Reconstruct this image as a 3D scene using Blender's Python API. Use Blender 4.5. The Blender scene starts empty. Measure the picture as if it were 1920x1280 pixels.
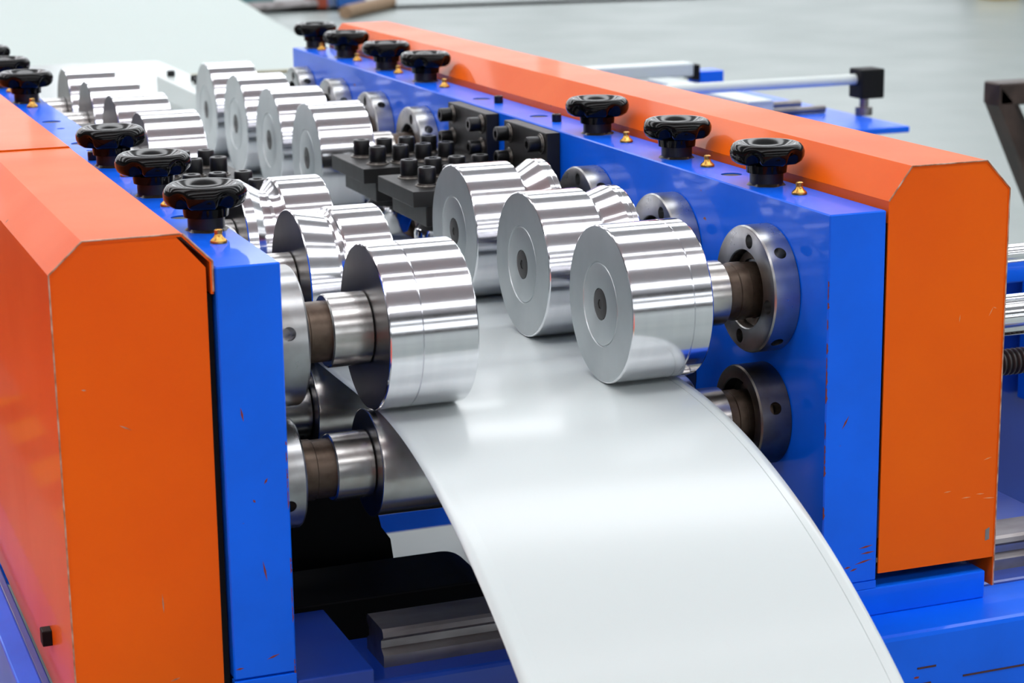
import bpy, bmesh, math, random
from mathutils import Vector, Matrix
random.seed(4)
PI = math.pi
scn = bpy.context.scene
COL = scn.collection

# ------------------------------------------------------------------ camera
cam_d = bpy.data.cameras.new('camera')
cam = bpy.data.objects.new('camera', cam_d)
COL.objects.link(cam)
scn.camera = cam
p_, y_, r_ = .23499611, -.36715483, -.01359462
M = Matrix.Rotation(y_, 4, 'Z') @ Matrix.Rotation(PI / 2 - p_, 4, 'X') @ Matrix.Rotation(r_, 4, 'Z')
cam.matrix_world = Matrix.Translation((0, 0, .32)) @ M
cam_d.sensor_width = 36
cam_d.lens = 3851.5 / 1920 * 36
cam_d.clip_start = .05
cam_d.clip_end = 200
cam_d.dof.use_dof = True
cam_d.dof.focus_distance = 1.95
cam_d.dof.aperture_fstop = 11

# ------------------------------------------------------------------ world, exposure
w = bpy.data.worlds.new('world')
scn.world = w
w.use_nodes = True
w.node_tree.nodes['Background'].inputs[0].default_value = (.8, .88, 1, 1)
w.node_tree.nodes['Background'].inputs[1].default_value = .3
scn.view_settings.view_transform = 'Standard'
scn.view_settings.look = 'None'
scn.view_settings.exposure = 0.0
scn.view_settings.gamma = 1.0
scn.view_settings.use_curve_mapping = False
LAMP = 4.7        # strength of the ceiling panels
WINDOW = 1.6       # strength of the window band
FLOOR = -.85

# ------------------------------------------------------------------ materials
def srgb(r, g, b):
    f = lambda c: ((c / 255 + .055) / 1.055) ** 2.4 if c > 10 else c / 255 / 12.92
    return (f(r), f(g), f(b), 1)

def mat(name, col, rough=.4, metal=0., coat=0., coat_rough=.05, emit=None, spec=.5, noise=None, bump=None,
        chips=None, aniso=0., grain=None):
    m = bpy.data.materials.new(name)
    m.use_nodes = True
    nt = m.node_tree
    b = nt.nodes['Principled BSDF']
    b.inputs['Base Color'].default_value = col
    b.inputs['Roughness'].default_value = rough
    b.inputs['Metallic'].default_value = metal
    b.inputs['Coat Weight'].default_value = coat
    b.inputs['Coat Roughness'].default_value = coat_rough
    b.inputs['Specular IOR Level'].default_value = spec
    b.inputs['Anisotropic'].default_value = aniso
    N = nt.nodes.new
    L = nt.links.new
    tc = N('ShaderNodeTexCoord')
    last = None
    if noise:          # (scale, darker colour, amount, (sx,sy,sz))
        sc, c2, amt, st = noise
        mp = N('ShaderNodeMapping'); mp.inputs['Scale'].default_value = st
        L(tc.outputs['Object'], mp.inputs[0])
        nz = N('ShaderNodeTexNoise'); nz.inputs['Scale'].default_value = sc; nz.inputs['Detail'].default_value = 6
        L(mp.outputs[0], nz.inputs['Vector'])
        rp = N('ShaderNodeMapRange'); rp.inputs[1].default_value = .38; rp.inputs[2].default_value = .72
        rp.inputs[3].default_value = 0; rp.inputs[4].default_value = amt
        L(nz.outputs[0], rp.inputs[0])
        mx = N('ShaderNodeMix'); mx.data_type = 'RGBA'
        L(rp.outputs[0], mx.inputs['Factor'])
        mx.inputs['A'].default_value = col; mx.inputs['B'].default_value = c2
        last = mx.outputs['Result']
        mr = N('ShaderNodeMapRange'); mr.inputs[3].default_value = rough * .85; mr.inputs[4].default_value = min(1, rough * 1.35)
        L(nz.outputs[0], mr.inputs[0]); L(mr.outputs[0], b.inputs['Roughness'])
    if chips:          # (scale, colour, threshold, stretch)
        sc, c2, th, st = chips
        mp = N('ShaderNodeMapping'); mp.inputs['Scale'].default_value = st
        L(tc.outputs['Object'], mp.inputs[0])
        nz = N('ShaderNodeTexNoise'); nz.inputs['Scale'].default_value = sc; nz.inputs['Detail'].default_value = 4
        L(mp.outputs[0], nz.inputs['Vector'])
        rp = N('ShaderNodeMapRange'); rp.inputs[1].default_value = th; rp.inputs[2].default_value = th + .012
        L(nz.outputs[0], rp.inputs[0])
        mx = N('ShaderNodeMix'); mx.data_type = 'RGBA'
        L(rp.outputs[0], mx.inputs['Factor'])
        if last: L(last, mx.inputs['A'])
        else: mx.inputs['A'].default_value = col
        mx.inputs['B'].default_value = c2
        last = mx.outputs['Result']
    if last: L(last, b.inputs['Base Color'])
    if bump:
        sc, st, vec = bump
        mp = N('ShaderNodeMapping'); mp.inputs['Scale'].default_value = vec
        L(tc.outputs['Object'], mp.inputs[0])
        nz = N('ShaderNodeTexNoise'); nz.inputs['Scale'].default_value = sc; nz.inputs['Detail'].default_value = 3
        L(mp.outputs[0], nz.inputs['Vector'])
        bp = N('ShaderNodeBump'); bp.inputs['Strength'].default_value = st; bp.inputs['Distance'].default_value = .001
        L(nz.outputs[0], bp.inputs['Height']); L(bp.outputs[0], b.inputs['Normal'])
    if emit:
        b.inputs['Emission Color'].default_value = col
        b.inputs['Emission Strength'].default_value = emit
    return m

PRIMER = srgb(120, 40, 25)
M_ORANGE = mat('orange_paint', (.82, .120, .0003, 1), .36, coat=.14, coat_rough=.04, spec=.12,
               noise=(5, (.74, .085, .001, 1), .7, (1, 1, 1)), chips=(38, (.16, .07, .03, 1), .76, (1, 1, 1)), bump=(9, .05, (1, 1, 1)))
M_ORANGE_EDGE = mat('worn_orange_edge', (.32, .12, .05, 1), .6, noise=(90, (.6, .45, .35, 1), 1, (1, 1, 1)))
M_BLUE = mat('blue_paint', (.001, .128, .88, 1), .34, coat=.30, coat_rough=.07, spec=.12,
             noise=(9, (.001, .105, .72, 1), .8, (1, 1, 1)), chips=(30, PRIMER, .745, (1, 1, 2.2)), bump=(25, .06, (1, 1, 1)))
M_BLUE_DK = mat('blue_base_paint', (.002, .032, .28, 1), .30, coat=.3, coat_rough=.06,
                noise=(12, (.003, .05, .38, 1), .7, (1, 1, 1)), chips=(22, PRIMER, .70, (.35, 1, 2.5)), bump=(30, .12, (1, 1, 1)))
M_STEEL = mat('polished_steel', (.80, .80, .82, 1), .11, 1., noise=(14, (.74, .74, .77, 1), .8, (8, .4, .4)))
M_FACE = mat('turned_steel_face', (.50, .53, .54, 1), .36, 1., noise=(18, (.42, .45, .46, 1), .8, (1, 1, 1)))
M_FACE_DK = mat('shade_dark_face', (.10, .095, .09, 1), .3, 1., noise=(18, (.08, .08, .08, 1), .8, (1, 1, 1)))  # steel darkened in colour to stand in for shade and dark reflections
M_SLEEVE = mat('worn_steel_sleeve', (.62, .61, .60, 1), .22, 1., noise=(22, (.30, .26, .22, 1), .9, (1, 1, 1)), bump=(70, .08, (1, 1, 1)))
M_SHAFT = mat('oily_brown_steel', (.11, .080, .060, 1), .38, .8, noise=(60, (.05, .03, .02, 1), 1, (1, 1, 1)), bump=(80, .3, (1, 1, 1)))
M_FLANGE = mat('ground_steel_flange', (.42, .43, .44, 1), .27, 1., noise=(24, (.20, .18, .16, 1), .8, (1, 1, 1)), bump=(60, .06, (1, 1, 1)))
M_FLANGE_DK = mat('oily_steel_flange', (.17, .16, .15, 1), .32, 1., noise=(30, (.07, .05, .04, 1), .9, (1, 1, 1)), bump=(60, .1, (1, 1, 1)))
M_DARK = mat('bore_shade', (.012, .010, .009, 1), .5)  # near-black that paints shade into holes and screw recesses
M_SCREW = mat('dark_screw_steel', (.045, .042, .042, 1), .45, .6)
M_KNOB = mat('black_bakelite', (.003, .003, .003, 1), .12, spec=.15)
M_BLACK = mat('black_oxide_steel', (.006, .0058, .006, 1), .42, .15, noise=(40, (.014, .013, .012, 1), .8, (1, 1, 1)))
M_BOLT = mat('black_bolt', (.008, .008, .009, 1), .33, .3)
M_WASHER = mat('worn_washer', (.10, .09, .08, 1), .4, .9, noise=(120, (.4, .38, .35, 1), .6, (1, 1, 1)))
M_BRASS = mat('brass', (.62, .36, .09, 1), .26, 1., noise=(160, (.25, .12, .03, 1), .7, (1, 1, 1)))
M_GREASE = mat('dirty_grease', (.02, .015, .01, 1), .35, bump=(300, .8, (1, 1, 1)))
M_SHEET = mat('white_coated_steel', (.55, .60, .595, 1), .32, coat=.45, coat_rough=.16)
M_BLACKPAINT = mat('black_machine_paint', (.0035, .0035, .004, 1), .6, spec=.2)
M_RAIL = mat('dull_rail_steel', (.30, .28, .28, 1), .34, .9, noise=(30, (.12, .10, .10, 1), .8, (.4, 1, 1)))
M_CHROME = mat('chrome', (.85, .85, .86, 1), .08, 1.)
M_WHITE = mat('white_enamel', (.54, .60, .58, 1), .35, coat=.2)
M_TABLE = mat('pale_table_sheet', (.37, .435, .415, 1), .45, noise=(1.2, (.40, .465, .44, 1), .8, (1, 1, 1)))
M_FLOOR = mat('grey_epoxy_floor', (.255, .292, .283, 1), .36, noise=(1.6, (.21, .245, .237, 1), .8, (1, 1, 1)), bump=(6, .05, (1, 1, 1)))
M_JOINT = mat('floor_joint', (.22, .25, .25, 1), .5)
M_WALK = mat('red_walkway_paint', (.62, .07, .03, 1), .3)
M_WALL = mat('hall_wall', (.30, .31, .32, 1), .7)
M_WALLF = mat('hall_wall_dark', (.05, .045, .045, 1), .7)
M_CEIL = mat('hall_ceiling', (.56, .555, .585, 1), .8)
M_LAMP = mat('lit_panel', (.95, .97, 1, 1), .5, emit=LAMP)
M_WIN = mat('daylit_window', (.93, .97, 1, 1), .5, emit=WINDOW)
M_LAMPBODY = mat('lamp_housing', (.5, .5, .5, 1), .5)
M_BROWN = mat('dark_brown_steel', (.03, .018, .014, 1), .35, .3, noise=(20, (.08, .05, .04, 1), .8, (1, 1, 1)))
M_WOOD = mat('wood', (.30, .20, .12, 1), .6, noise=(10, (.2, .12, .07, 1), .8, (.3, 3, 3)))
M_TEAL = mat('teal_plastic', (.03, .16, .17, 1), .4)
M_BOXBLUE = mat('blue_plastic', (.02, .12, .42, 1), .4)
M_RED = mat('rust_red_plastic', (.32, .06, .03, 1), .4)
M_YELLOW = mat('yellow_plastic', (.6, .42, .10, 1), .4)
M_OLIVE = mat('olive_steel', (.35, .34, .24, 1), .5)
M_PRIMER = mat('red_primer', PRIMER, .6)
M_WORNLT = mat('scratched_orange', (.75, .30, .12, 1), .5)
M_SCRAPE = mat('scraped_primer', (.05, .012, .012, 1), .6)

def hazard():
    m = mat('hazard_tape', (.8, .45, .02, 1), .4)
    nt = m.node_tree; N = nt.nodes.new; L = nt.links.new
    tc = N('ShaderNodeTexCoord'); wv = N('ShaderNodeTexWave'); wv.bands_direction = 'DIAGONAL'
    wv.inputs['Scale'].default_value = 2.0
    L(tc.outputs['Object'], wv.inputs['Vector'])
    r = N('ShaderNodeMapRange'); r.inputs[1].default_value = .48; r.inputs[2].default_value = .52
    L(wv.outputs['Fac'], r.inputs[0])
    mx = N('ShaderNodeMix'); mx.data_type = 'RGBA'
    mx.inputs['A'].default_value = (.02, .02, .02, 1); mx.inputs['B'].default_value = (.85, .5, .02, 1)
    L(r.outputs[0], mx.inputs['Factor']); L(mx.outputs['Result'], nt.nodes['Principled BSDF'].inputs['Base Color'])
    return m
M_TAPE = hazard()

# ------------------------------------------------------------------ object helpers
def thing(name, label, cat, loc=(0, 0, 0), group=None):
    o = bpy.data.objects.new(name, None)
    COL.objects.link(o)
    o.location = loc
    o.empty_display_size = .01
    o['label'] = label
    o['category'] = cat
    if group: o['group'] = group
    return o

def wloc(o):
    v = Vector((0, 0, 0))
    while o:
        v += o.location
        o = o.parent
    return v

def finish(name, bm, m, parent=None, world=False, smooth=None, loc=None):
    """link bm as ONE mesh object. world=True: bm is in world coordinates"""
    if world and parent:
        bmesh.ops.translate(bm, verts=bm.verts, vec=-wloc(parent))
    bmesh.ops.recalc_face_normals(bm, faces=bm.faces)
    if smooth is not None:
        for f in bm.faces: f.smooth = True
        for e in bm.edges:
            if len(e.link_faces) == 2 and e.calc_face_angle(0) > math.radians(smooth): e.smooth = False
    me = bpy.data.meshes.new(name)
    bm.to_mesh(me); bm.free()
    me.materials.append(m)
    o = bpy.data.objects.new(name, me)
    COL.objects.link(o)
    if parent: o.parent = parent
    if loc: o.location = loc
    return o

def tag(o, label, cat, group=None):
    o['label'] = label; o['category'] = cat
    if group: o['group'] = group
    return o

def struct(o):
    o['kind'] = 'structure'
    return o

def relabel(o, label):
    o['label'] = label
    return o

def copy_tree(o, loc=None, label=None, parent=None):
    c = o.copy(); COL.objects.link(c)
    if parent: c.parent = parent
    if loc is not None: c.location = loc
    if label: c['label'] = label
    for ch in list(o.children): copy_tree(ch, None, None, c)
    return c

# ------------------------------------------------------------------ shape helpers
def box(x0, x1, y0, y1, z0, z1, bev=0., bm=None, seg=2):
    own = bm is None
    b = bmesh.new()
    vs = [b.verts.new((x, y, z)) for x in (x0, x1) for y in (y0, y1) for z in (z0, z1)]
    for f in ((0, 1, 3, 2), (4, 6, 7, 5), (0, 4, 5, 1), (2, 3, 7, 6), (0, 2, 6, 4), (1, 5, 7, 3)):
        b.faces.new([vs[i] for i in f])
    bmesh.ops.recalc_face_normals(b, faces=b.faces)
    if bev: bmesh.ops.bevel(b, geom=b.edges[:], offset=bev, segments=seg, affect='EDGES', profile=.5)
    if own: return b
    me = bpy.data.meshes.new('t'); b.to_mesh(me); b.free(); bm.from_mesh(me); bpy.data.meshes.remove(me)
    return bm

def prism(pts, a0, a1, axis='y', bm=None, bev=0.):
    """closed polygon extruded along an axis. pts: (x,z) for y, (y,z) for x, (x,y) for z"""
    bm = bm or bmesh.new()
    def P(p, a):
        return {'y': (p[0], a, p[1]), 'x': (a, p[0], p[1]), 'z': (p[0], p[1], a)}[axis]
    A = [bm.verts.new(P(p, a0)) for p in pts]
    B = [bm.verts.new(P(p, a1)) for p in pts]
    n = len(pts)
    bm.faces.new(A); bm.faces.new(list(reversed(B)))
    for i in range(n): bm.faces.new((A[i], A[(i + 1) % n], B[(i + 1) % n], B[i]))
    bmesh.ops.recalc_face_normals(bm, faces=bm.faces)
    if bev: bmesh.ops.bevel(bm, geom=bm.edges[:], offset=bev, segments=2, affect='EDGES', profile=.5)
    return bm

def lathe(prof, n=96, axis='x', rad=None, close=True, bm=None, origin=(0, 0, 0)):
    """prof: list of (a, r) along the axis; rad(theta, i, r)->r optional; r==0 ends become a pole"""
    bm = bm or bmesh.new()
    ox, oy, oz = origin
    rings = []
    for i, (a, r) in enumerate(prof):
        ring = []
        for k in range(n if r > 1e-7 else 1):
            t = 2 * PI * k / n
            rr = rad(t, i, r) if (rad and r > 1e-7) else r
            c, s = rr * math.cos(t), rr * math.sin(t)
            v = {'x': (a, c, s), 'y': (c, a, s), 'z': (c, s, a)}[axis]
            ring.append(bm.verts.new((v[0] + ox, v[1] + oy, v[2] + oz)))
        rings.append(ring)
    for A, B in zip(rings, rings[1:]):
        if len(A) == 1 and len(B) == 1: continue
        for k in range(n):
            k2 = (k + 1) % n
            if len(A) == 1: bm.faces.new((A[0], B[k], B[k2]))
            elif len(B) == 1: bm.faces.new((A[k], B[0], A[k2]))
            else: bm.faces.new((A[k], B[k], B[k2], A[k2]))
    if close:
        if len(rings[0]) > 1: bm.faces.new(rings[0])
        if len(rings[-1]) > 1: bm.faces.new(rings[-1])
    return bm

def rod(p0, p1, r, n=32, bm=None):
    bm = bm or bmesh.new()
    p0, p1 = Vector(p0), Vector(p1)
    q = (p1 - p0).to_track_quat('Z', 'Y')
    A, B = [], []
    for k in range(n):
        v = q @ Vector((r * math.cos(2 * PI * k / n), r * math.sin(2 * PI * k / n), 0))
        A.append(bm.verts.new(p0 + v)); B.append(bm.verts.new(p1 + v))
    for k in range(n): bm.faces.new((A[k], A[(k + 1) % n], B[(k + 1) % n], B[k]))
    bm.faces.new(A); bm.faces.new(B)
    return bm

def cut(o, cutters, world=False):
    """boolean-subtract a list of bmeshes (world/local as o) and bake the result"""
    b = bmesh.new()
    for c in cutters:
        bmesh.ops.recalc_face_normals(c, faces=c.faces)
        me = bpy.data.meshes.new('t'); c.to_mesh(me); c.free(); b.from_mesh(me); bpy.data.meshes.remove(me)
    me = bpy.data.meshes.new('t'); b.to_mesh(me); b.free()
    co = bpy.data.objects.new('t', me); COL.objects.link(co)
    if not world: co.matrix_world = Matrix.Translation(wloc(o))
    md = o.modifiers.new('b', 'BOOLEAN'); md.operation = 'DIFFERENCE'; md.object = co; md.solver = 'EXACT'
    bpy.context.view_layer.update()
    dg = bpy.context.evaluated_depsgraph_get()
    new = bpy.data.meshes.new_from_object(o.evaluated_get(dg))
    o.modifiers.clear()
    old = o.data; o.data = new; new.name = old.name
    bpy.data.objects.remove(co); bpy.data.meshes.remove(me)
    b = bmesh.new(); b.from_mesh(new)
    for f in b.faces: f.smooth = True
    for e in b.edges:
        e.smooth = not (len(e.link_faces) == 2 and e.calc_face_angle(0) > math.radians(28))
    b.to_mesh(new); b.free()

def hexr(t, i, r):
    a = (t % (PI / 3)) - PI / 6
    return r / math.cos(a)

# ================================================================== THE HALL
X0, X1, Y0, Y1, CEIL = -14, 24, -10, 32, 4.6
struct(finish('floor', box(X0, X1, Y0, Y1, FLOOR - .2, FLOOR), M_FLOOR))
struct(finish('ceiling', box(X0, X1, Y0, Y1, CEIL, CEIL + .2), M_CEIL))
struct(finish('wall_left', box(X0 - .2, X0, Y0, Y1, FLOOR, CEIL), M_WALL))
struct(finish('wall_right', box(X1, X1 + .2, Y0, Y1, FLOOR, CEIL), M_WALL))
struct(finish('wall_back', box(X0, X1, Y1, Y1 + .2, FLOOR, CEIL), M_WALL))
struct(finish('wall_front', box(X0, X1, Y0 - .2, Y0, FLOOR, CEIL), M_WALLF))
# painted walkway and the joint in the floor far behind
struct(finish('trim_1', box(-3.2, -.12, Y0 + 1, 30, FLOOR, FLOOR + .002), M_WALK))
b = bmesh.new()
for s in (0,):
    vs = [b.verts.new(v) for v in ((3.6, 15.15, FLOOR + .003), (12, 14.30, FLOOR + .003), (12, 14.62, FLOOR + .003), (3.6, 15.5, FLOOR + .003))]
    b.faces.new(vs)
bmesh.ops.solidify(b, geom=b.faces[:], thickness=-.002)
struct(finish('trim_2', b, M_JOINT))
# hazard tape along the walkway (seen mirrored in the glossy orange cover)
b = box(-.12, -.05, -2, 4.52, FLOOR, FLOOR + .004)
box(-.05, .30, 4.45, 4.52, FLOOR, FLOOR + .004, bm=b)
tag(finish('hazard_tape', b, M_TAPE), 'yellow and black striped floor tape beside the left orange cover', 'tape')
# window band in the wall behind the camera
# high daylit windows at the far end of the hall
for i, (xa, xb) in enumerate(((-12, -4), (-3.6, 4.4), (4.8, 12.8), (13.2, 21))):
    wf = struct(finish('window_%d' % (i + 5), box(xa - .1, xb + .1, Y1 - .08, Y1, .6, 4.3), M_LAMPBODY))
    finish('pane', box(xa, xb, Y1 - .10, Y1 - .08, .7, 4.2), M_WIN, wf)
for i, (xa, xb) in enumerate(((-9, -3.4), (-3, 2.6), (3, 8.6), (9, 14.6))):
    wf = struct(finish('window_%d' % (i + 1), box(xa - .08, xb + .08, Y0, Y0 + .06, .25, 1.75), M_LAMPBODY))
    finish('pane', box(xa, xb, Y0 + .06, Y0 + .08, .33, 1.67), M_WIN, wf)
    finish('upper_pane', box(xa, xb, Y0 + .06, Y0 + .08, 2.5, 3.1), M_WIN, wf)
# ceiling light panels, long across the hall
ly = [(-5.5, 1.5), (-.4, 1.2), (1.1, .16), (3.7, 1.2), (7.6, 1.4), (12, 1.6), (17, 1.8), (24, 2.0)]
first = None
for i, (yy, wd) in enumerate(ly):
    t = thing('ceiling_light', 'long ceiling light panel, %s from the wall behind the camera' % ('first', 'second', 'third', 'fourth', 'fifth', 'sixth', 'seventh', 'last')[i], 'ceiling light', (3, yy, CEIL - .12), 'ceiling lights across the hall')
    finish('housing', box(-11, 13, -wd / 2 - .05, wd / 2 + .05, .04, .12), M_LAMPBODY, t)
    finish('diffuser', box(-10.9, 12.9, -wd / 2, wd / 2, .0, .04), M_LAMP, t)

# ================================================================== BASE FRAME
base = thing('machine_bench', 'low blue welded base frame under the roll forming machine', 'machine base', (.7, 1.65, FLOOR))
BT = -.387
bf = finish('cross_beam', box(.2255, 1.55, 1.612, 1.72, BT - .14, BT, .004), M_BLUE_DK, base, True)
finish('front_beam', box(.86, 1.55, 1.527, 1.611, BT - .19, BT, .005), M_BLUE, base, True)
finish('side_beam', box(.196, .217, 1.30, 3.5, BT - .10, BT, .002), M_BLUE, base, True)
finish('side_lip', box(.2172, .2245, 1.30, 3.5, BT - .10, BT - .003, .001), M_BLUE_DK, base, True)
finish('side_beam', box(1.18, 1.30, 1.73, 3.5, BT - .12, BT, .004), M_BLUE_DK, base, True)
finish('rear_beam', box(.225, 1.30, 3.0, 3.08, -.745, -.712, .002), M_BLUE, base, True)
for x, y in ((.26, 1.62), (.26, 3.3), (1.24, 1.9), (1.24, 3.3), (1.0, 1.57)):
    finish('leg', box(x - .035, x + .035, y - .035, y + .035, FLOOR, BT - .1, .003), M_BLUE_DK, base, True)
# bare scraped lines on the front beam
for xa, xb, z in ((.90, 1.00, -.4385), (1.035, 1.2, -.4375), (.90, 1.005, -.460), (1.03, 1.05, -.4585), (1.1, 1.3, -.458), (.985, 1.005, -.4225)):
    finish('scrape', box(xa, xb, 1.5262, 1.5272, z - .0008, z + .0008), M_SCRAPE, base, True)

def rail(label, x0, x1, y0, zt):
    pr = [(y0, BT), (y0, zt - .024), (y0 + .007, zt - .019), (y0 + .007, zt - .012), (y0, zt - .007), (y0 + .001, zt - .0025), (y0 + .004, zt),
          (y0 + .046, zt), (y0 + .049, zt - .0025), (y0 + .05, zt - .007), (y0 + .043, zt - .012), (y0 + .043, zt - .019), (y0 + .05, zt - .024), (y0 + .05, BT)]
    t = thing('guide_rail', label, 'rail', (x0, y0, BT))
    finish('rail_body', prism(pr, x0, x1, 'x'), M_RAIL, t, True)
    return t
rail('dull grooved steel guide rail lying across the blue base frame', .5045, 1.50, 1.64, -.352)

# ================================================================== SIDE FRAMES
YF, YB = 1.58, 3.385
def side_frame(label, xa, xb, inner, foot, loc):
    """inner: x of the wall that carries the flanges"""
    t = thing('roller_stand', label, 'machine frame', loc)
    body = finish('body', box(xa, xb, YF, YB, -.3515, 0, .0012, seg=1), M_BLUE, t, True)
    c = []
    xm = (xa + xb) / 2
    hol = ([(1.828, .0105), (2.3453, .0115), (2.5485, .0115)] if xa > .6 else [(1.822, .0105), (2.3576, .0115), (2.571, .0115)])
    for y, r in hol: c.append(lathe([(-.012, r), (.01, r)], 32, 'z', origin=(xm, y, 0)))
    if xa < .6:
        for y, r in ((2.294, .005), (2.50, .005)): c.append(lathe([(-.012, r), (.01, r)], 24, 'z', origin=(xm, y, 0)))
    cut(body, c, True)
    for y, r in hol:
        finish('hole_shade_plug', lathe([(-.0100, r - .0001), (-.0012, r - .0001)], 24, 'z', origin=(xm, y, 0)), M_DARK, t, True, 30)  # dark plug just below the top, painting the shade inside the hole
    finish('foot_plate', box(foot[0], foot[1], foot[2], foot[3], BT + .0002, foot[4], .0015), M_BLUE if xa > .6 else M_BLUE_DK, t, True)
    if xa > .6: finish('lower_body', box(xa, xb, YF, 1.63, -.3590, -.3516), M_BLUE, t, True)
    if xa < .6: finish('lower_body', box(xa, xb, YF - .0005, YF + .01, BT - .06, -.3528, .0008), M_BLUE, t, True)
    return t
LF = side_frame('blue side frame on the left with dark foot plate, left rollers cantilever from it', .3555, .409, .409, (.4095, .477, YF, 1.735, -.3605), (.382, 2.48, BT))
RF = side_frame('blue side frame on the right, carrying the right hand rollers and flanges', .9125, .9705, .9125, (.9125, 1.0915, YF, 1.634, -.3592), (.9415, 2.48, BT))
def worn(t, x, ya, z0, z1, seed, wmax=.0016, dens=.5):
    random.seed(seed)
    b_ = bmesh.new(); z = z0
    while z > z1:
        L_ = random.uniform(.002, .018)
        if random.random() < dens:
            w_ = random.uniform(.0004, wmax)
            pts = [(x - .0002, z), (x + w_ * .6, z - L_ * .2), (x + w_ * .4, z - L_ * .5), (x + w_, z - L_ * .7), (x - .0002, z - L_)]
            prism(pts, ya - .0002, ya + .0006, 'y', b_)
        z -= L_
    finish('worn_edge', b_, M_PRIMER, t, True)
worn(RF, .9125, YF, -.06, -.345, 3, .0018, .75)
def scr(t, y, segs, m, wd=.0004):
    for (xa, za, xb, zb) in segs:
        dx, dz = xb - xa, zb - za; l = math.hypot(dx, dz); nx, nz = -dz / l * wd, dx / l * wd
        finish('scratch', prism([(xa, za), ((xa + xb) / 2 + nx, (za + zb) / 2 + nz), (xb, zb), ((xa + xb) / 2 - nx, (za + zb) / 2 - nz)], y - .0002, y + .0004, 'y'), m, t, True)
scr(RF, YF, [(.951, -.318, .966, -.316), (.953, -.3235, .968, -.3225), (.947, -.333, .966, -.3295), (.936, -.3355, .943, -.3345), (.942, -.339, .950, -.337), (.930, -.200, .937, -.188)], M_PRIMER, .0009)
scr(LF, YF, [(.384, -.250, .387, -.268), (.388, -.184, .391, -.179), (.384, -.337, .395, -.3335), (.357, -.342, .364, -.3415), (.371, -.117, .373, -.129), (.378, -.196, .380, -.199)], M_PRIMER, .0009)
worn(LF, .4074, YF, -.14, -.35, 8, .0012, .5)
# closing web under the bodies so that the frames stand on the beams
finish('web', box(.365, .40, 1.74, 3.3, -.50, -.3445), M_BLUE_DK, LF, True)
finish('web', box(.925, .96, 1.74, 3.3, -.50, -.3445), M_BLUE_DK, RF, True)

# grease nipples
def nipple(t, x, y):
    n_ = finish('grease_nipple', lathe([(0, .0072), (.0016, .0074), (.0028, .0068), (.0052, .0040), (.0078, .0031), (.0082, .0036), (.0112, .0036), (.0120, .0026), (.0122, .0011), (.0110, .0009)], 24, 'z', origin=(x, y, 0)), M_BRASS, t, True, 35)
for y in (1.6914, 1.885, 2.087, 2.700, 2.905, 3.112, 3.315): nipple(RF, .943, y)
for y in (1.684, 1.888, 2.0885, 2.7344, 2.93, 3.13): nipple(LF, .3832, y)

# set screws on the block tops
def socket_head(r, h, n=32, hexd=None):
    """cap screw head, axis z, standing on z=0"""
    hx = r * .52
    prof = [(0, r * .97), (h * .06, r), (h * .90, r), (h, r * .9), (h, hx * 1.02), (h - h * .5, hx), (h - h * .5, 0)]
    return lathe(prof, 36, 'z', rad=lambda t, i, rr: hexr(t, i, rr) * .92 if i in (4, 5) else rr)
for t, x, y in ((RF, .9412, 2.287), (RF, .9454, 2.495), (LF, .372, 2.22)):
    o = finish('set_screw', socket_head(.0058, .0095), M_BOLT, t, False, 30)
    o.location = Vector((x, y, 0)) - wloc(t)

# ------------------------------------------------------------------ bearing flanges
def flange_mesh(R, t, rot_axial, rot_radial, rb=.037, face_holes=True):
    """axis x, wall at x=0, face at x=-t"""
    prof = [(0, R - .001), (-.001, R), (-t + .0022, R), (-t + .0005, R - .0012), (-t, R - .0028), (-t, rb + .001), (-t + .001, rb), (-t + .012, rb), (-t + .012, 0)]
    o = finish('bearing_flange', lathe(prof + [(0, 0)][:0], 96, 'x'), M_FLANGE, None, False, 28)
    c = []
    if face_holes:
        for k in range(4):
            a = rot_axial + k * PI / 2
            oy, oz = .0475 * R / .0605 * math.cos(a), .0475 * R / .0605 * math.sin(a)
            c.append(lathe([(-t - .004, .0068), (-t + .009, .0068), (-t + .009, 0)][:2], 24, 'x', origin=(0, oy, oz)))
    for k in range(4):
        a = rot_radial + k * PI / 2
        d = Vector((0, math.cos(a), math.sin(a)))
        c.append(rod(Vector((-t * .5, 0, 0)) + d * (R - .019), Vector((-t * .5, 0, 0)) + d * (R + .006), .0060, 24))
    cut(o, c)
    return o
a45 = math.radians
fl_proto = flange_mesh(.0605, .0272, a45(100), a45(225 + 2))
fl_proto_L = flange_mesh(.0615, .0365, a45(100), a45(180 + 14))
fl_low = flange_mesh(.0490, .0330, a45(30), a45(250), rb=.036, face_holes=False)
def ring_mesh(name, m, r0, r1, x0, x1):
    return finish(name, lathe([(x0, r0), (x0, r1 - .0006), (x0 + (x1 - x0) * .2, r1), (x1, r1), (x1, r0), (x0, r0)], 48, 'x', close=False), m, None, False, 30)
ring_proto = ring_mesh('bearing', M_SHAFT, .0285, .0355, -.0185, -.012)
ring_protoL = ring_mesh('bearing', M_SHAFT, .0285, .0355, -.0265, -.020)

def place_flange(t, proto, ring, x, y, z, mirror=False, m=None, rot=0.):
    o = proto.copy(); COL.objects.link(o)
    if m:
        o.data = proto.data.copy(); o.data.materials.clear(); o.data.materials.append(m)
    o.parent = t
    o.location = Vector((x, y, z)) - wloc(t)
    o.rotation_euler = (rot, 0, PI if mirror else 0)
    r = ring.copy(); COL.objects.link(r); r.parent = o; r.location = (0, 0, 0)
    return o

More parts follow.
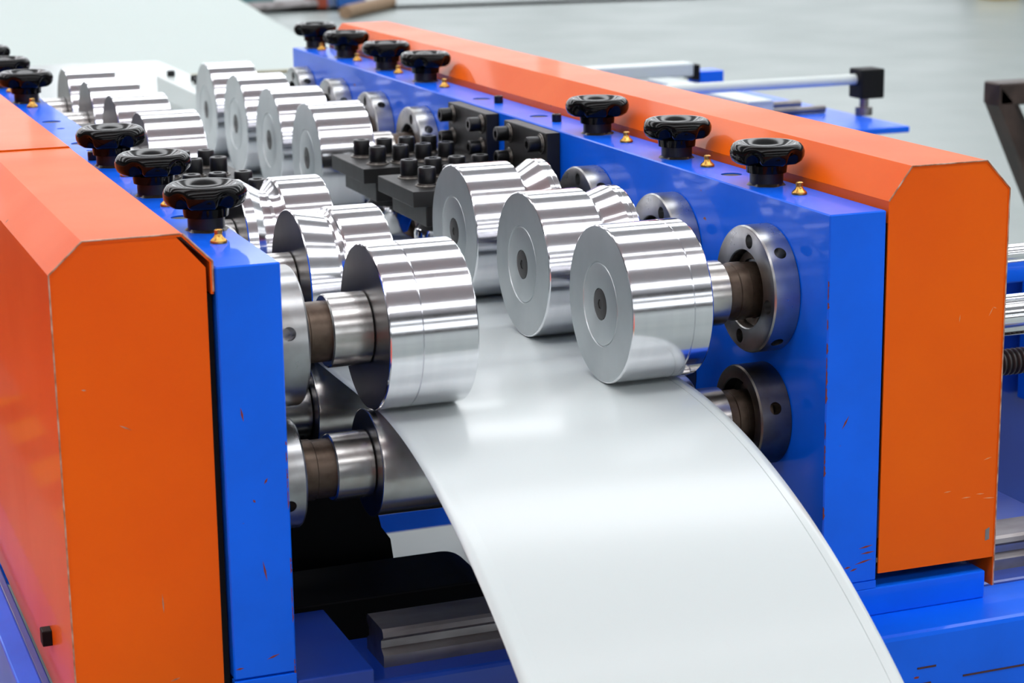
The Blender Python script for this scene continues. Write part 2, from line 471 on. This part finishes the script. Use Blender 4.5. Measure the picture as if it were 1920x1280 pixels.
ST = (1.690, 1.893, 2.097, 2.692, 2.893, 3.095, 3.295)     # roller stations along the line
ZC = (-.0870,) * 3 + (-.0850,) * 4
ZL = -.2110
for i, y in enumerate(ST):
    place_flange(RF, fl_proto, ring_proto, .9125, y, ZC[i] + .001, rot=a45((0, 14, -3, 8, -6, 12, 0)[i]))
    place_flange(LF, fl_proto_L, ring_protoL, .409, y, ZC[i], True, rot=a45((0, 10, -20, 8, -6, 12, 0)[i]))
    place_flange(RF, fl_low, ring_proto, .9125, y, ZL + .002, m=M_FLANGE_DK, rot=a45(17 * i))
    place_flange(LF, fl_low, ring_proto, .409, y, ZL, True, rot=a45(31 * i))
for o in (fl_proto, fl_proto_L, fl_low, ring_proto, ring_protoL): bpy.data.objects.remove(o)

# ================================================================== ROLLERS
def chamfer_cyl(x0, x1, R, c=.0015):
    return [(x0, R - c), (x0 + c * .35, R - c * .35), (x0 + c, R)], [(x1 - c, R), (x1 - c * .35, R - c * .35), (x1, R - c)]

def groove(x, R, w=.0009, d=.0012):
    return [(x - w, R), (x - w * .3, R - d), (x + w * .3, R - d), (x + w, R)]

def roller(name, label, loc, prof, shaft, sleeve, cap_x=None, group=None, flip=False, mdrum=None, mfaceboth=True):
    """prof: drum outline (x, r) relative to loc; faces at both ends"""
    t = thing('forming_roller', label, 'roller', loc, group)
    x0, r0 = prof[0]; x1, r1 = prof[-1]
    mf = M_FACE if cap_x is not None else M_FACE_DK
    d = finish('drum', lathe(prof, 128, 'x', close=False), mdrum or M_STEEL, t, False, 9)
    # end faces
    if cap_x is not None:
        capr = .0385
        f = [(x0, r0), (x0, capr + .0012), (x0 + .0012, capr + .0006), (x0 + .0012, capr)]
        finish('end_face', lathe(f, 96, 'x', close=False), M_FACE, t, False, 30)
        finish('end_cap', lathe([(x0 + .0012, capr), (x0 + .0003, capr - .0006), (x0 + .0001, capr - .0016), (x0 + .0001, .0150), (x0 + .0016, .0146), (x0 + .0016, 0)], 96, 'x', close=False), M_FACE, t, False, 30)
        sc = finish('cap_screw', lathe([(x0 + .0014, .0143), (x0 + .0002, .0141), (x0, .0132), (x0, .0046), (x0 + .004, .0044), (x0 + .004, 0)], 48, 'x', close=False,
                    rad=lambda a, i, r: hexr(a, i, r) * .92 if i in (3, 4) else r), M_SCREW, t, False, 30)
        finish('hex_shade_plug', lathe([(x0 + .0030, .0041), (x0 + .0006, .0041), (x0 + .0006, 0)], 24, 'x', close=False), M_DARK, sc)  # dark disc filling the recess to paint its shade
    else:
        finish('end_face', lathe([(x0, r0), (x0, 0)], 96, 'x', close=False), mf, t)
    finish('end_face', lathe([(x1, r1), (x1, 0)], 96, 'x', close=False), M_FACE, t)
    sx0, sx1, sr = sleeve
    cc = .0012
    finish('sleeve', lathe([(sx0, sr - cc), (sx0 + cc, sr), (sx1 - cc, sr), (sx1, sr - cc)], 64, 'x'), M_SLEEVE, t, False, 30)
    a0, a1, ar = shaft
    finish('shaft', lathe([(a0, ar), (a0 + (a1 - a0) * .3, ar), (a0 + (a1 - a0) * .32, ar * 1.04), (a0 + (a1 - a0) * .6, ar * 1.04), (a0 + (a1 - a0) * .62, ar), (a1, ar)], 48, 'x'), M_SHAFT, t, False, 30)
    return t

R = .0735
S0, S1 = chamfer_cyl(0, .0794, R)
# ---- right row: face plane x=.737 (hub towards the right frame at .9125)
XR = .737
def r_front():
    a, bb = chamfer_cyl(0, .0802, R)
    return a + groove(.0607, R) + bb
sl = (.0802, .121, .0308); sh = (.121, .1755 - .0165, .0265)
roller('r', 'front right polished roller with narrow groove, resting on the right edge of the white sheet', (XR, ST[0], ZC[0]), r_front(), sh, sl, 0)
def r_neck(neck, rn, cone):
    a, _ = chamfer_cyl(0, .06, R)
    e = cone + .0125
    return a + [(neck - .0050, R), (neck - .0035, R - .0014), (neck + .0005, rn), (neck + .0025, rn), (cone, R), (cone + .0045, R), (cone + .0048, R - .0006), (cone + .0054, R - .0006), (cone + .0057, R), (e - .002, R), (e - .0006, R - .0007), (e, R - .002)]
roller('r', 'second polished roller of the right row, shallow waist between drum and flared rim', (XR + .003, ST[1], ZC[1]), r_neck(.0675, .0655, .093), (.125, .1725 - .0165, .0265), (.1055, .125, .0308), 0)
roller('r', 'third polished roller of the right row, deep conical waist beside the black clamp plates', (XR + .003, ST[2], ZC[2]), r_neck(.068, .0590, .0935), (.125, .1725 - .0165, .0265), (.106, .125, .0308), 0)
RB = .0753
a_, b_ = chamfer_cyl(0, .0755, RB, .0012)
pb = a_ + b_
first = roller('r', 'plain polished roller of the rear right group, nearest the black clamp plates', (XR + .0025, ST[3], ZC[3]), pb, (.120, .173 - .0165, .0262), (.0755, .120, .030), 0)
for i, lb in ((4, 'plain polished roller of the rear right group, second behind the black clamp plates'), (5, 'plain polished roller of the rear right group, third behind the black clamp plates'),
              (6, 'rearmost polished roller of the right row, next to the white guide bar')):
    copy_tree(first, (XR + .0025, ST[i], ZC[i]), lb)
# ---- left row
a_, b_ = chamfer_cyl(0, .0810, .0740)
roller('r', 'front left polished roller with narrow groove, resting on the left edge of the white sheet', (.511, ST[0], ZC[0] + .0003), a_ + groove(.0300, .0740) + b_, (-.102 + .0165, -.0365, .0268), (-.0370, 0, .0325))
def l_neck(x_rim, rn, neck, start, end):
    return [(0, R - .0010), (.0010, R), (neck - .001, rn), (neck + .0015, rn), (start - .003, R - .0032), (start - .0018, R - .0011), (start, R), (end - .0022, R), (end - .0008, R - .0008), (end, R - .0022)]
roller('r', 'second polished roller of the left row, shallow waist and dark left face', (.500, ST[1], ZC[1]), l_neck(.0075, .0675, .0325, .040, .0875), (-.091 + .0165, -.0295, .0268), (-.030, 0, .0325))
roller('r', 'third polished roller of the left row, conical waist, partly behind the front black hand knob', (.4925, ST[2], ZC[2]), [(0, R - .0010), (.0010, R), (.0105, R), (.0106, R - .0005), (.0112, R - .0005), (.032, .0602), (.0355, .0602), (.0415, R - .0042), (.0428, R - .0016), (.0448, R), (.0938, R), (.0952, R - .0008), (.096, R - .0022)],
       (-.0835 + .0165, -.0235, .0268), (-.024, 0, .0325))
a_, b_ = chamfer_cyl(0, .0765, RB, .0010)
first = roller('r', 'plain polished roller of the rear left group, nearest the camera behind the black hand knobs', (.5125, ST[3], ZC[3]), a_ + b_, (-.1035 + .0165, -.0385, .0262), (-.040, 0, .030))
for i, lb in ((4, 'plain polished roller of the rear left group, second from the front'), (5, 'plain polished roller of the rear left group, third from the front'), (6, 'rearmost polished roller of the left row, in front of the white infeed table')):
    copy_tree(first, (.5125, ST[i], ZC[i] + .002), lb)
# ---- lower rollers
RLw = .0488
a_, b_ = chamfer_cyl(0.002, .068, RLw - .0004, .004)
lowp = [(0, RLw - .0006), (.0004, RLw), (.0014, RLw), (.0018, RLw - .0012), (.0030, RLw - .0010)] + b_
flow = roller('r', 'lower left roller in dark steel directly under the front left roller and sheet edge', (.5095, ST[0], ZL), lowp, (-.1005 + .0215, -.0345, .0262), (-.0355, 0, .0302), mdrum=M_SLEEVE)
for i in range(1, 7):
    copy_tree(flow, (.5095, ST[i], ZL), 'lower left roller under the sheet, %s station of the left row' % ('second', 'third', 'fourth', 'fifth', 'sixth', 'rearmost')[i - 1])
a_, b_ = chamfer_cyl(0, .078, RLw)
flow = roller('r', 'lower right roller under the front right roller, mostly hidden by the sheet', (.745, ST[0], ZL), a_ + b_, (.115, .1675 - .0215, .0265), (.078, .115, .0318), mdrum=M_SLEEVE)
for i in range(1, 7):
    copy_tree(flow, (.745, ST[i], ZL), 'lower right roller under the sheet, %s station of the right row' % ('second', 'third', 'fourth', 'fifth', 'sixth', 'rearmost')[i - 1])
for o in bpy.data.objects:
    pass

# ================================================================== WHITE SHEET
ZS = -.1609
Lc = [(4.95, 0), (3.3, 0), (2.2, 0), (1.80, 0), (1.74, 0), (1.70, 0.), (1.683, -.0004), (1.660, -.0024), (1.6227, -.0072), (1.58, -.0150), (1.5476, -.0240), (1.50, -.0400), (1.4504, -.0610), (1.3975, -.0905), (1.3468, -.1250), (1.31, -.152), (1.27, -.184), (1.22, -.226), (1.17, -.275), (1.12, -.33), (1.08, -.38), (1.05, -.43)]
Rc = [(4.95, 0), (3.3, 0), (2.2, 0), (1.80, 0), (1.74, 0), (1.70, 0.), (1.688, -.0003), (1.6553, -.0026), (1.6233, -.0063), (1.5806, -.0131), (1.5394, -.0220), (1.4998, -.0322), (1.4616, -.0440), (1.4244, -.0590), (1.3886, -.0765), (1.3540, -.0965), (1.3197, -.1185), (1.2950, -.1350), (1.2710, -.1520), (1.22, -.193), (1.17, -.238), (1.13, -.280)]
# resample both edges by arc length so that the loft is smooth
def catmull(pts, n):
    out = []
    for i in range(len(pts) - 1):
        p0 = pts[max(i - 1, 0)]; p1 = pts[i]; p2 = pts[i + 1]; p3 = pts[min(i + 2, len(pts) - 1)]
        for k in range(n):
            t = k / n
            # non-uniform safe: blend linear on very unequal segments
            if abs(p1[0] - p2[0]) > .1:
                out.append((p1[0] + (p2[0] - p1[0]) * t, p1[1] + (p2[1] - p1[1]) * t)); continue
            f = lambda a, b_, c, d: .5 * ((2 * b_) + (-a + c) * t + (2 * a - 5 * b_ + 4 * c - d) * t * t + (-a + 3 * b_ - 3 * c + d) * t ** 3)
            out.append((f(max(p0[0], 0) if abs(p0[0] - p1[0]) < .2 else p1[0] + .05, p1[0], p2[0], p3[0]), f(p0[1], p1[1], p2[1], p3[1])))
    out.append(pts[-1])
    return out
def poly_z(cur, y):
    for (ya, za), (yb, zb) in zip(cur, cur[1:]):
        if yb <= y <= ya: return za + (zb - za) * (ya - y) / (ya - yb)
    return cur[-1][1]
def smooth_curve(pts):
    # least-squares quartic for the drooping part (y<1.7) keeps reflections clean
    import numpy as np
    P = [p for p in pts if p[0] < 1.701]
    t = np.array([1.70 - p[0] for p in P]); z = np.array([p[1] for p in P])
    A = np.stack([t ** 2, t ** 3, t ** 4], 1)
    c = np.linalg.lstsq(A, z, rcond=None)[0]
    return lambda y: 0. if y >= 1.70 else float(c[0] * (1.7 - y) ** 2 + c[1] * (1.7 - y) ** 3 + c[2] * (1.7 - y) ** 4)
fL, fR = smooth_curve(Lc), smooth_curve(Rc)
yL, yR = .5178, .8108
ys = [4.95, 4.2, 3.4, 2.6, 2.0, 1.8] + [1.75 - .0075 * k for k in range(86)]
cross = [(0, .0010), (.5, .0005)]
cols = []
for f_, dz in cross: cols.append((yL + .0184 * f_, dz, 'L'))
cols += [(yL + .0184, .0, 'S')]
for k in range(1, 12): cols.append((yL + .019 + (yR - yL - .019 - .0112) * k / 12, 0, 'M'))
cols += [(yR - .0107, .0, 'S'), (yR - .0105, -.0006, 'S'), (yR - .0102, -.0006, 'S'), (yR - .0100, .0, 'S'), (yR - .005, .0001, 'R'), (yR, .0002, 'R')]
b = bmesh.new()
grid = []
for y in ys:
    row = []
    for x, dz, _ in cols:
        k = (x - yL) / (yR - yL)
        z = ZS + fL(y) * (1 - k) + fR(y) * k
        row.append(b.verts.new((x, y, z + dz * (.25 if y > 1.7 else 1))))
    grid.append(row)
for A, B in zip(grid, grid[1:]):
    for i in range(len(A) - 1): b.faces.new((A[i], A[i + 1], B[i + 1], B[i]))
bmesh.ops.recalc_face_normals(b, faces=b.faces)
if b.faces[0].normal.z < 0: bmesh.ops.reverse_faces(b, faces=b.faces)
me = bpy.data.meshes.new('metal_strip')
for f in b.faces: f.smooth = True
for A, B in zip(grid, grid[1:]):
    for i, c_ in enumerate(cols):
        if c_[2] == 'S':
            e = b.edges.get((A[i], B[i]))
            if e: e.smooth = False
b.to_mesh(me); b.free()
me.materials.append(M_SHEET)
sheet = bpy.data.objects.new('metal_strip', me); COL.objects.link(sheet)
md = sheet.modifiers.new('s', 'SOLIDIFY'); md.thickness = .0007; md.offset = -1
tag(sheet, 'wide glossy white metal strip running under the rollers and drooping out to the front', 'metal strip')

# ================================================================== ORANGE COVERS
def shell_profile(xi, xo, zb_in, zc_in, x1, zt, x2, zc_out, zb_out, th=.0016):
    """open C profile, thin sheet. inner side first"""
    outer = [(xi, zb_in), (xi, zc_in), (x1, zt), (x2, zt), (xo, zc_out), (xo, zb_out)]
    s = 1 if xo > xi else -1
    inn = [(xi + s * th, zb_in), (xi + s * th, zc_in - th * .4), (x1 + s * th * .4, zt - th), (x2 - s * th * .4, zt - th), (xo - s * th, zc_out - th * .4), (xo - s * th, zb_out)]
    return outer + inn[::-1]
def cover(label, prof, y0, y1, front, loc):
    t = thing('guard_cover', label, 'guard cover', loc)
    finish('shell', prism(prof, y0, y1, 'y'), M_ORANGE, t, True)
    if front:
        finish('front_plate', prism(front, y0 + .0006, y0 + .0026, 'y'), M_ORANGE, t, True)
    return t
# right cover
pr = shell_profile(.9725, 1.1010, -.012, .0085, .9985, .0385, 1.0760, .0115, -.3865)
pr = shell_profile(.9725, 1.1010, -.012, .0080, .9960, .0385, 1.0750, .0110, -.3505)
rc = cover('long orange sheet metal cover with chamfered top beside the right side frame', pr, YF, 3.37,
           [(.9730, -.3455), (.9730, .0080), (.9962, .0380), (1.0748, .0380), (1.1002, .0108), (1.1002, -.3465)], (1.036, 2.4, BT))
finish('tab', box(1.0994, 1.1010, YF, 1.625, -.3755, -.3505), M_ORANGE, rc, True)
def edge_line(t, pts, y, r=.0007):
    b_ = bmesh.new()
    for p, q in zip(pts, pts[1:]): rod((p[0], y, p[1]), (q[0], y, q[1]), r, 8, b_)
    finish('worn_edge', b_, M_ORANGE_EDGE, t, True)
edge_line(rc, [(.9727, .0080), (.9960, .0383), (1.0750, .0383), (1.1008, .0110), (1.1008, -.375)], YF)
# left cover, front section; its front plate sits slightly inside the inner flange
pl = shell_profile(.3545, .2250, -.022, .0048, .3315, .0285, .2525, .0040, -.386, .0022)
lc = cover('orange sheet metal cover in the left foreground with mirror glossy side', pl, YF + .004, 2.118,
           [(.3475, -.40), (.3490, .0000), (.3265, .0262), (.2525, .0283), (.2254, .0038), (.2254, -.40)], (.29, 1.85, BT))
edge_line(lc, [(.2254, -.386), (.2254, .0040), (.2525, .0287), (.3300, .0287)], YF + .004)
edge_line(lc, [(.3545, -.020), (.3545, .0048), (.3315, .0285)], YF + .004, .0009)
for (xa, za, xb, zb) in ((.273, -.122, .283, -.127), (.300, -.268, .3005, -.285), (.303, -.345, .311, -.343), (.245, -.090, .249, -.0905)):
    scr(lc, YF + .0046, [(xa, za, xb, zb)], M_ORANGE_EDGE, .0006)
scr(rc, YF + .0006, [(1.084, -.108, 1.0885, -.100), (1.0885, -.100, 1.092, -.1015), (1.052, -.111, 1.0525, -.104), (1.085, -.248, 1.0935, -.246), (1.042, -.275, 1.050, -.2745), (1.062, -.283, 1.072, -.283), (1.078, -.281, 1.087, -.2815), (1.086, -.286, 1.099, -.287)], M_WORNLT, .0005)
finish('chip', prism([(1.090, -.318), (1.0945, -.316), (1.0945, -.328), (1.090, -.329)], YF + .0003, YF + .001, 'y'), M_RAIL, rc, True)
finish('gap_shade_strip', box(.3490, .3544, YF + .012, YF + .03, -.395, -.023), M_BLACKPAINT, lc, True)  # black strip added to keep the gap dark, standing in for its shade
finish('gap_shade_strip', box(.9708, .9727, YF + .004, YF + .02, -.358, -.013), M_BLACKPAINT, rc, True)  # black strip painting the shade in the gap beside the right frame
finish('side_bolt', box(.2165, .2254, 1.702, 1.716, -.345, -.331, .001), M_BLACKPAINT, lc, True)
pl2 = shell_profile(.3530, .2260, -.022, .0045, .3310, .0300, .2530, .0050, -.37, .0022)
lc2 = cover('orange sheet metal cover behind the left foreground cover, beyond the seam', pl2, 2.121, 3.40, None, (.29, 2.76, BT))
finish('gap_shade_line', prism([(.3535, .0015), (.3553, .0015), (.3553, .0050), (.3535, .0050)], 2.35, 3.38, 'y'), M_BLACKPAINT, lc2, True)  # black strip painting the dark gap between cover and block

# ================================================================== HAND KNOBS
def knob_thing(loc, label):
    t = thing('hand_knob', label, 'hand knob', loc, 'black hand knobs on the side frames')
    def lobe(a, i, r):
        w_ = [0, 0, 1, 1, 1, .9, .35, .05, 0, 0, 0, 0, 0, 0][i]
        n_ = max(0., math.cos(5 * (a - PI / 2 + .25))) ** 1.8
        return r - w_ * .0108 * n_
    prof = [(.0125, .0195), (.0200, .0202), (.0206, .0240), (.0216, .0300), (.0245, .0342), (.0290, .0363), (.0335, .0366), (.0372, .0352), (.0402, .0326), (.0414, .0298), (.0412, .0272), (.0375, .0195), (.0352, .0110), (.0348, 0)]
    finish('grip', lathe(prof, 120, 'z', rad=lobe), M_KNOB, t, False, 60)
    finish('stem', lathe([(.0005, .0163), (.0125, .0163)], 48, 'z'), M_BOLT, t, False, 30)
    b_ = bmesh.new()
    random.seed(7)
    lathe([(.0, .0188), (.0010, .0178), (.0022, .0164), (0, .0164)], 60, 'z', rad=lambda a, i, r: r * (1 + (.06 * math.sin(3 * a + 1) + .05 * math.sin(7 * a)) * (i < 2)), bm=b_, close=False)
    finish('grease_ring', b_, M_GREASE, t, False, 60)
    return t
kn = [(.9430, 1.757, 'front black hand knob on the right side frame'), (.9430, 1.9575, 'second black hand knob from the front on the right side frame'),
      (.9430, 2.1685, 'third black hand knob on the right side frame, beside the black clamp plates'), (.9445, 2.785, 'fourth black hand knob on the right side frame, behind the black clamp plates'),
      (.9450, 2.968, 'fifth black hand knob on the right side frame'), (.9455, 3.178, 'sixth black hand knob on the right side frame, last but one'), (.9465, 3.360, 'rearmost black hand knob on the right side frame'),
      (.3880, 1.7500, 'front black hand knob on the left side frame, closest to the camera'), (.3845, 1.9560, 'second black hand knob from the front on the left side frame'),
      (.3830, 2.1680, 'third black hand knob on the left side frame'), (.3850, 2.795, 'fourth black hand knob on the left side frame, behind the gap'),
      (.3850, 3.000, 'fifth black hand knob on the left side frame, cut by the photo edge'), (.3850, 3.205, 'rearmost black hand knob on the left, a sliver at the photo edge')]
k0 = knob_thing((kn[0][0], kn[0][1], 0), kn[0][2])
for i, (x, y, lb) in enumerate(kn[1:]):
    c = copy_tree(k0, (x, y, 0), lb)
    c.rotation_euler = (0, 0, (.1, -.2, .35, 0, .5, .9, -.05, .15, -.1, .3, .2, .6)[i])

# ================================================================== BLACK CLAMP STATIONS
def bolt(t, loc, r=.0106, h=.0188, axis='z'):
    """socket cap screw + washer; axis 'z' up or '-x' / '+x'"""
    o = finish('socket_bolt', socket_head(r, h), M_BOLT, t, False, 30)
    wsh = finish('washer', lathe([(-.0032, r * 1.32), (-.0026, r * 1.36), (-.0016, r * 1.3), (-.0016, r * 1.12), (0, r * 1.1)], 32, 'z'), M_WASHER, o, False, 30)
    o.location = Vector(loc) - wloc(t)
    if axis == '-x': o.rotation_euler = (0, -PI / 2, 0)
    if axis == '+x': o.rotation_euler = (0, PI / 2, 0)
    return o
def clamp(label, yw0, yw1, yp0, yp1, rows, mirror=False):
    mx = (lambda x: 2 * .6608 - x) if mirror else (lambda x: x)
    def bx(x0, x1, *a, **k):
        x0, x1 = mx(x0), mx(x1)
        return box(min(x0, x1), max(x0, x1), *a, **k)
    t = thing('clamp_station', label, 'clamp bracket', (mx(.83), (yp0 + yp1) / 2, -.078))
    finish('wall_plate', bx(.895, .9122, yw0, yw1, -.106, -.0018, .0012), M_BLACK, t, True)
    finish('top_plate', bx(.7325, .895, yp0, yp1, -.0785, -.0600, .0008), M_BLACK, t, True)
    finish('lower_plate', bx(.7490, .900, yp0 + .004, yp1 - .003, -.103, -.0785, .0012), M_BLACK, t, True)
    finish('side_spacer', bx(.868, .897, yp0 + .002, yp1, -.145, -.103, .001), M_BLACK, t, True)
    for r_y in rows:
        for k in range(4): bolt(t, (mx(.7620 + .0302 * k), r_y, -.0568))
    ax = '+x' if mirror else '-x'
    for y in (yw0 + .0175, yw1 - .018):
        for z in (-.0160, -.0452): bolt(t, (mx(.8918), y, z), .0090, .0150, ax)
    # vertical forming disc under the plate
    w_ = thing('edge_roller', ('small upright edge roller under the %s clamp plates' % label.split(' ')[0]), 'roller', (mx(.786), (yp0 + yp1) / 2, -.128))
    finish('disc', lathe([(-.026, .020), (-.0245, .0235), (-.006, .0300), (.006, .0300), (.012, .0285), (.0235, .0180), (.0245, .0165)], 64, 'z'), M_STEEL, w_, False, 24)
    finish('axle', lathe([(.0245, .008), (-.0000 + .050 - .0255, .008)][:1] + [(.0249, .008)], 24, 'z'), M_SCREW, w_, False, 30)
    return t, w_
t1, w1 = clamp('rear right black clamp bracket with rows of socket bolts', 2.407, 2.5505, 2.405, 2.545, (2.4400, 2.5080))
t2, w2 = clamp('front right black clamp bracket with rows of socket bolts, beside the third roller', 2.2065, 2.345, 2.2130, 2.348, (2.2500, 2.3160))
t3, w3 = clamp('rear left black clamp bracket with socket bolts, behind the hand knobs', 2.407, 2.5505, 2.405, 2.545, (2.4400, 2.5080), True)
t4, w4 = clamp('front left black clamp bracket with socket bolts, behind the front hand knob', 2.2065, 2.345, 2.2130, 2.348, (2.2500, 2.3160), True)
for w_, lb in ((w1, 'small upright edge roller under the rear right black clamp bracket'), (w2, 'small upright edge roller under the front right black clamp bracket'),
               (w3, 'small upright edge roller under the rear left black clamp bracket'), (w4, 'small upright edge roller under the front left black clamp bracket')): w_['label'] = lb

# ================================================================== BLACK PARTS BELOW
t = thing('gear_housing', 'black gear housing below the left rollers, under the lower shaft', 'gear housing', (.50, 2.0, BT - .14))
finish('column', prism([(.410, -.60), (.410, -.272), (.598, -.272), (.5995, -.350), (.603, -.366), (.6125, -.380), (.6150, -.40), (.6160, -.60)], 1.955, 2.12, 'y'), M_BLACKPAINT, t, True)
t = thing('motor_housing', 'black housing with rounded top behind the guide rail', 'motor housing', (.62, 1.85, BT - .16))
pts = [(.415, -.56), (.415, -.3805), (.648, -.3805)] + [(.648 + .032 * math.sin(a * PI / 12), -.4125 + .032 * math.cos(a * PI / 12)) for a in range(1, 7)] + [(.705, -.46), (.72, -.56)]
finish('shell', prism(pts, 1.80, 1.90, 'y', bev=.002), M_BLACKPAINT, t, True)

# ================================================================== RIGHT SIDE DRIVE (behind the right cover)
t = thing('adjusting_drive', 'width adjusting shafts on blue plates behind the right cover', 'drive unit', (1.5, 1.95, BT))
finish('upper_rod', rod((1.105, 1.9, -.1255), (1.62, 1.9, -.1255), .0105), M_CHROME, t, True, 30)
finish('guide_shaft', rod((1.105, 1.9, -.1957), (1.62, 1.9, -.1957), .0235, 48), M_CHROME, t, True, 30)
b = bmesh.new()
for k in range(80):
    x = 1.105 + k * .0064
    lathe([(x, .0125), (x + .0020, .0150), (x + .0040, .0150), (x + .0062, .0125)], 20, 'x', origin=(0, 1.9, -.2504), bm=b)
finish('lead_screw', b, M_SCREW, t, True, 40)
finish('back_plate', box(1.30, 1.60, 2.20, 2.215, -.60, -.195, .002), M_BLUE_DK, t, True)
finish('blue_bar', box(1.106, 1.62, 2.00, 2.03, -.185, -.152, .002), M_BLUE, t, True)
finish('upright', box(1.55, 1.585, 1.97, 2.19, BT, -.20, .002), M_BLUE, t, True)

# ================================================================== BACKGROUND, RIGHT
t = thing('cross_feed_frame', 'blurred blue shelf with bright rods and black clamp beyond the right cover', 'machine frame', (1.9, 3.6, -.22))
finish('shelf_plate', box(1.50, 2.103, 3.35, 4.02, -.212, -.200, .002), M_BLUE, t, True)
finish('shelf_beam', box(1.45, 2.02, 3.42, 3.50, -.30, -.212, .002), M_BLUE_DK, t, True)
cl = finish('clamp_block', box(2.091, 2.143, 3.510, 3.560, -.166, -.108, .003), M_BLACKPAINT, t, True)
finish('post', lathe([(-.200, .017), (-.184, .017), (-.184, .009), (-.166, .009)], 24, 'z', origin=(2.112, 3.535, 0)), M_RAIL, t, True, 30)
finish('cross_rod', rod((1.55, 3.535, -.1285), (2.09, 3.535, -.1285), .0105), M_WHITE, t, True, 30)
for y in (3.60, 3.70): finish('shelf_rod', rod((1.5, y, -.192), (2.06 , y, -.192), .0075), M_RAIL, t, True, 30)
finish('diagonal_bar', box(1.868, 1.925, 3.56, 4.03, -.185, -.163, .003), M_WHITE, t, True)
finish('rear_rail', box(1.5, 2.012, 4.09, 4.14, -.172, -.142, .004), M_WHITE, t, True)
finish('rail_end', box(2.012, 2.024, 4.085, 4.145, -.18, -.146, .001), M_BLACKPAINT, t, True)
finish('rear_plate', box(2.03, 2.09, 4.10, 4.16, -.30, -.163, .002), M_BLUE, t, True)
finish('leg', box(1.60, 1.68, 3.7, 3.78, FLOOR, -.212, .002), M_BLUE_DK, t, True)
# cross members hiding behind the cover carry it
t = thing('support_stand', 'dark brown steel stand with slanted leg at the right edge', 'stand', (2.8, 3.5, FLOOR))
finish('top_bar', box(2.405, 3.3, 3.50, 3.56, -.196, -.150, .004), M_BROWN, t, True)
b = prism([(2.404, -.155), (2.434, -.186), (2.785, -.85), (2.725, -.85), (2.404, -.196)], 3.50, 3.55, 'y')
finish('leg', b, M_BROWN, t, True)
finish('leg', box(3.22, 3.27, 3.50, 3.55, FLOOR, -.19, .003), M_BROWN, t, True)
finish('brace', prism([(2.455, -.19), (2.485, -.19), (2.85, -.84), (2.82, -.84)], 3.56, 3.59, 'y'), M_BROWN, t, True)

# ================================================================== BACKGROUND, LEFT
t = thing('infeed_table', 'white infeed table carrying the strip behind the left rollers', 'table', (.75, 4.2, FLOOR))
finish('table_top', box(.32, 1.0, 3.50, 4.95, -.178, -.1635, .003), M_WHITE, t, True)
finish('front_edge', box(1.0, 1.45, 4.90, 4.92, -.206, -.196, .002), M_OLIVE, t, True)
for x, y in ((.37, 3.6), (.94, 3.6), (.37, 4.85), (.94, 4.85)):
    finish('leg', box(x - .025, x + .025, y - .025, y + .025, FLOOR, -.178, .002), M_WHITE, t, True)
t = thing('side_guide', 'white box guide bar with black bolts on the infeed table', 'guide bar', (.83, 3.75, -.1635))
finish('bar', box(.800, .862, 3.46, 3.99, -.140, -.098, .003), M_WHITE, t, True)
finish('foot', box(.81, .85, 3.5, 3.95, -.1635, -.14), M_WHITE, t, True)
for x, y in ((.822, 3.955), (.845, 3.85), (.840, 3.80)):
    o = finish('bolt', socket_head(.008, .011), M_BOLT, t, False, 30); o.location = Vector((x, y, -.098)) - wloc(t)
t = thing('coil_sheet_table', 'large pale sheet topped table filling the upper left background', 'table', (.5, 8, FLOOR))
b = prism([(-2.5, 5.2), (1.74, 5.2), (1.755, 6.45), (2.02, 8.4), (2.3, 11.5), (-2.5, 11.5)], -.30, -.25, 'z')
finish('table_top', b, M_TABLE, t, True)
for x, y in ((-2.2, 5.4), (1.6, 5.4), (-2.2, 11.3), (2.1, 11.3), (1.7, 8.2)):
    finish('leg', box(x - .04, x + .04, y - .04, y + .04, FLOOR, -.30, .003), M_BLUE_DK, t, True)

# clutter on the far floor
def crate(name, label, cat, x0, x1, y0, y1, h, m, m2=None):
    t = thing(name, label, cat, ((x0 + x1) / 2, (y0 + y1) / 2, FLOOR))
    finish('body', box(x0, x1, y0, y1, FLOOR, FLOOR + h, .02), m, t, True)
    finish('rim', box(x0 - .01, x1 + .01, y0 - .01, y1 + .01, FLOOR + h, FLOOR + h + .03, .008), m2 or m, t, True)
    return t
crate('crate', 'blurred blue crate on the floor in the far background', 'crate', 4.50, 4.74, 15.35, 15.65, .3, M_BOXBLUE)
crate('crate', 'blurred dark teal crate on the floor at the left of the far clutter', 'crate', 3.75, 4.08, 15.6, 15.9, .3, M_TEAL, M_BLACKPAINT)
crate('toolbox', 'blurred rusty red toolbox between the two far crates', 'toolbox', 4.28, 4.42, 15.3, 15.5, .2, M_RED, M_BROWN)
b = bmesh.new()
rod((4.25, 14.3, FLOOR + .05), (4.86, 15.12, FLOOR + .05), .05, 8, b)
tag(finish('wooden_batten', b, M_WOOD), 'blurred wooden batten lying on the floor beside the blue crate', 'batten')
b = bmesh.new()
rod((3.7, 15.1, FLOOR + .045), (4.3, 15.25, FLOOR + .045), .045, 12, b)
tag(finish('cloth_roll', b, M_RAIL), 'grey pipe lying on the floor in front of the dark crate', 'pipe')
bpy.data.objects['cloth_roll'].name = 'pipe'
crate('bin', 'blurred yellow bin at the top right edge of the photo', 'bin', 9.15, 9.4, 13.45, 13.7, .35, M_YELLOW)
crate('machine_cabinet', 'dark cabinet at the far top right', 'cabinet', 9.6, 11.5, 13.7, 14.6, .9, M_BROWN)
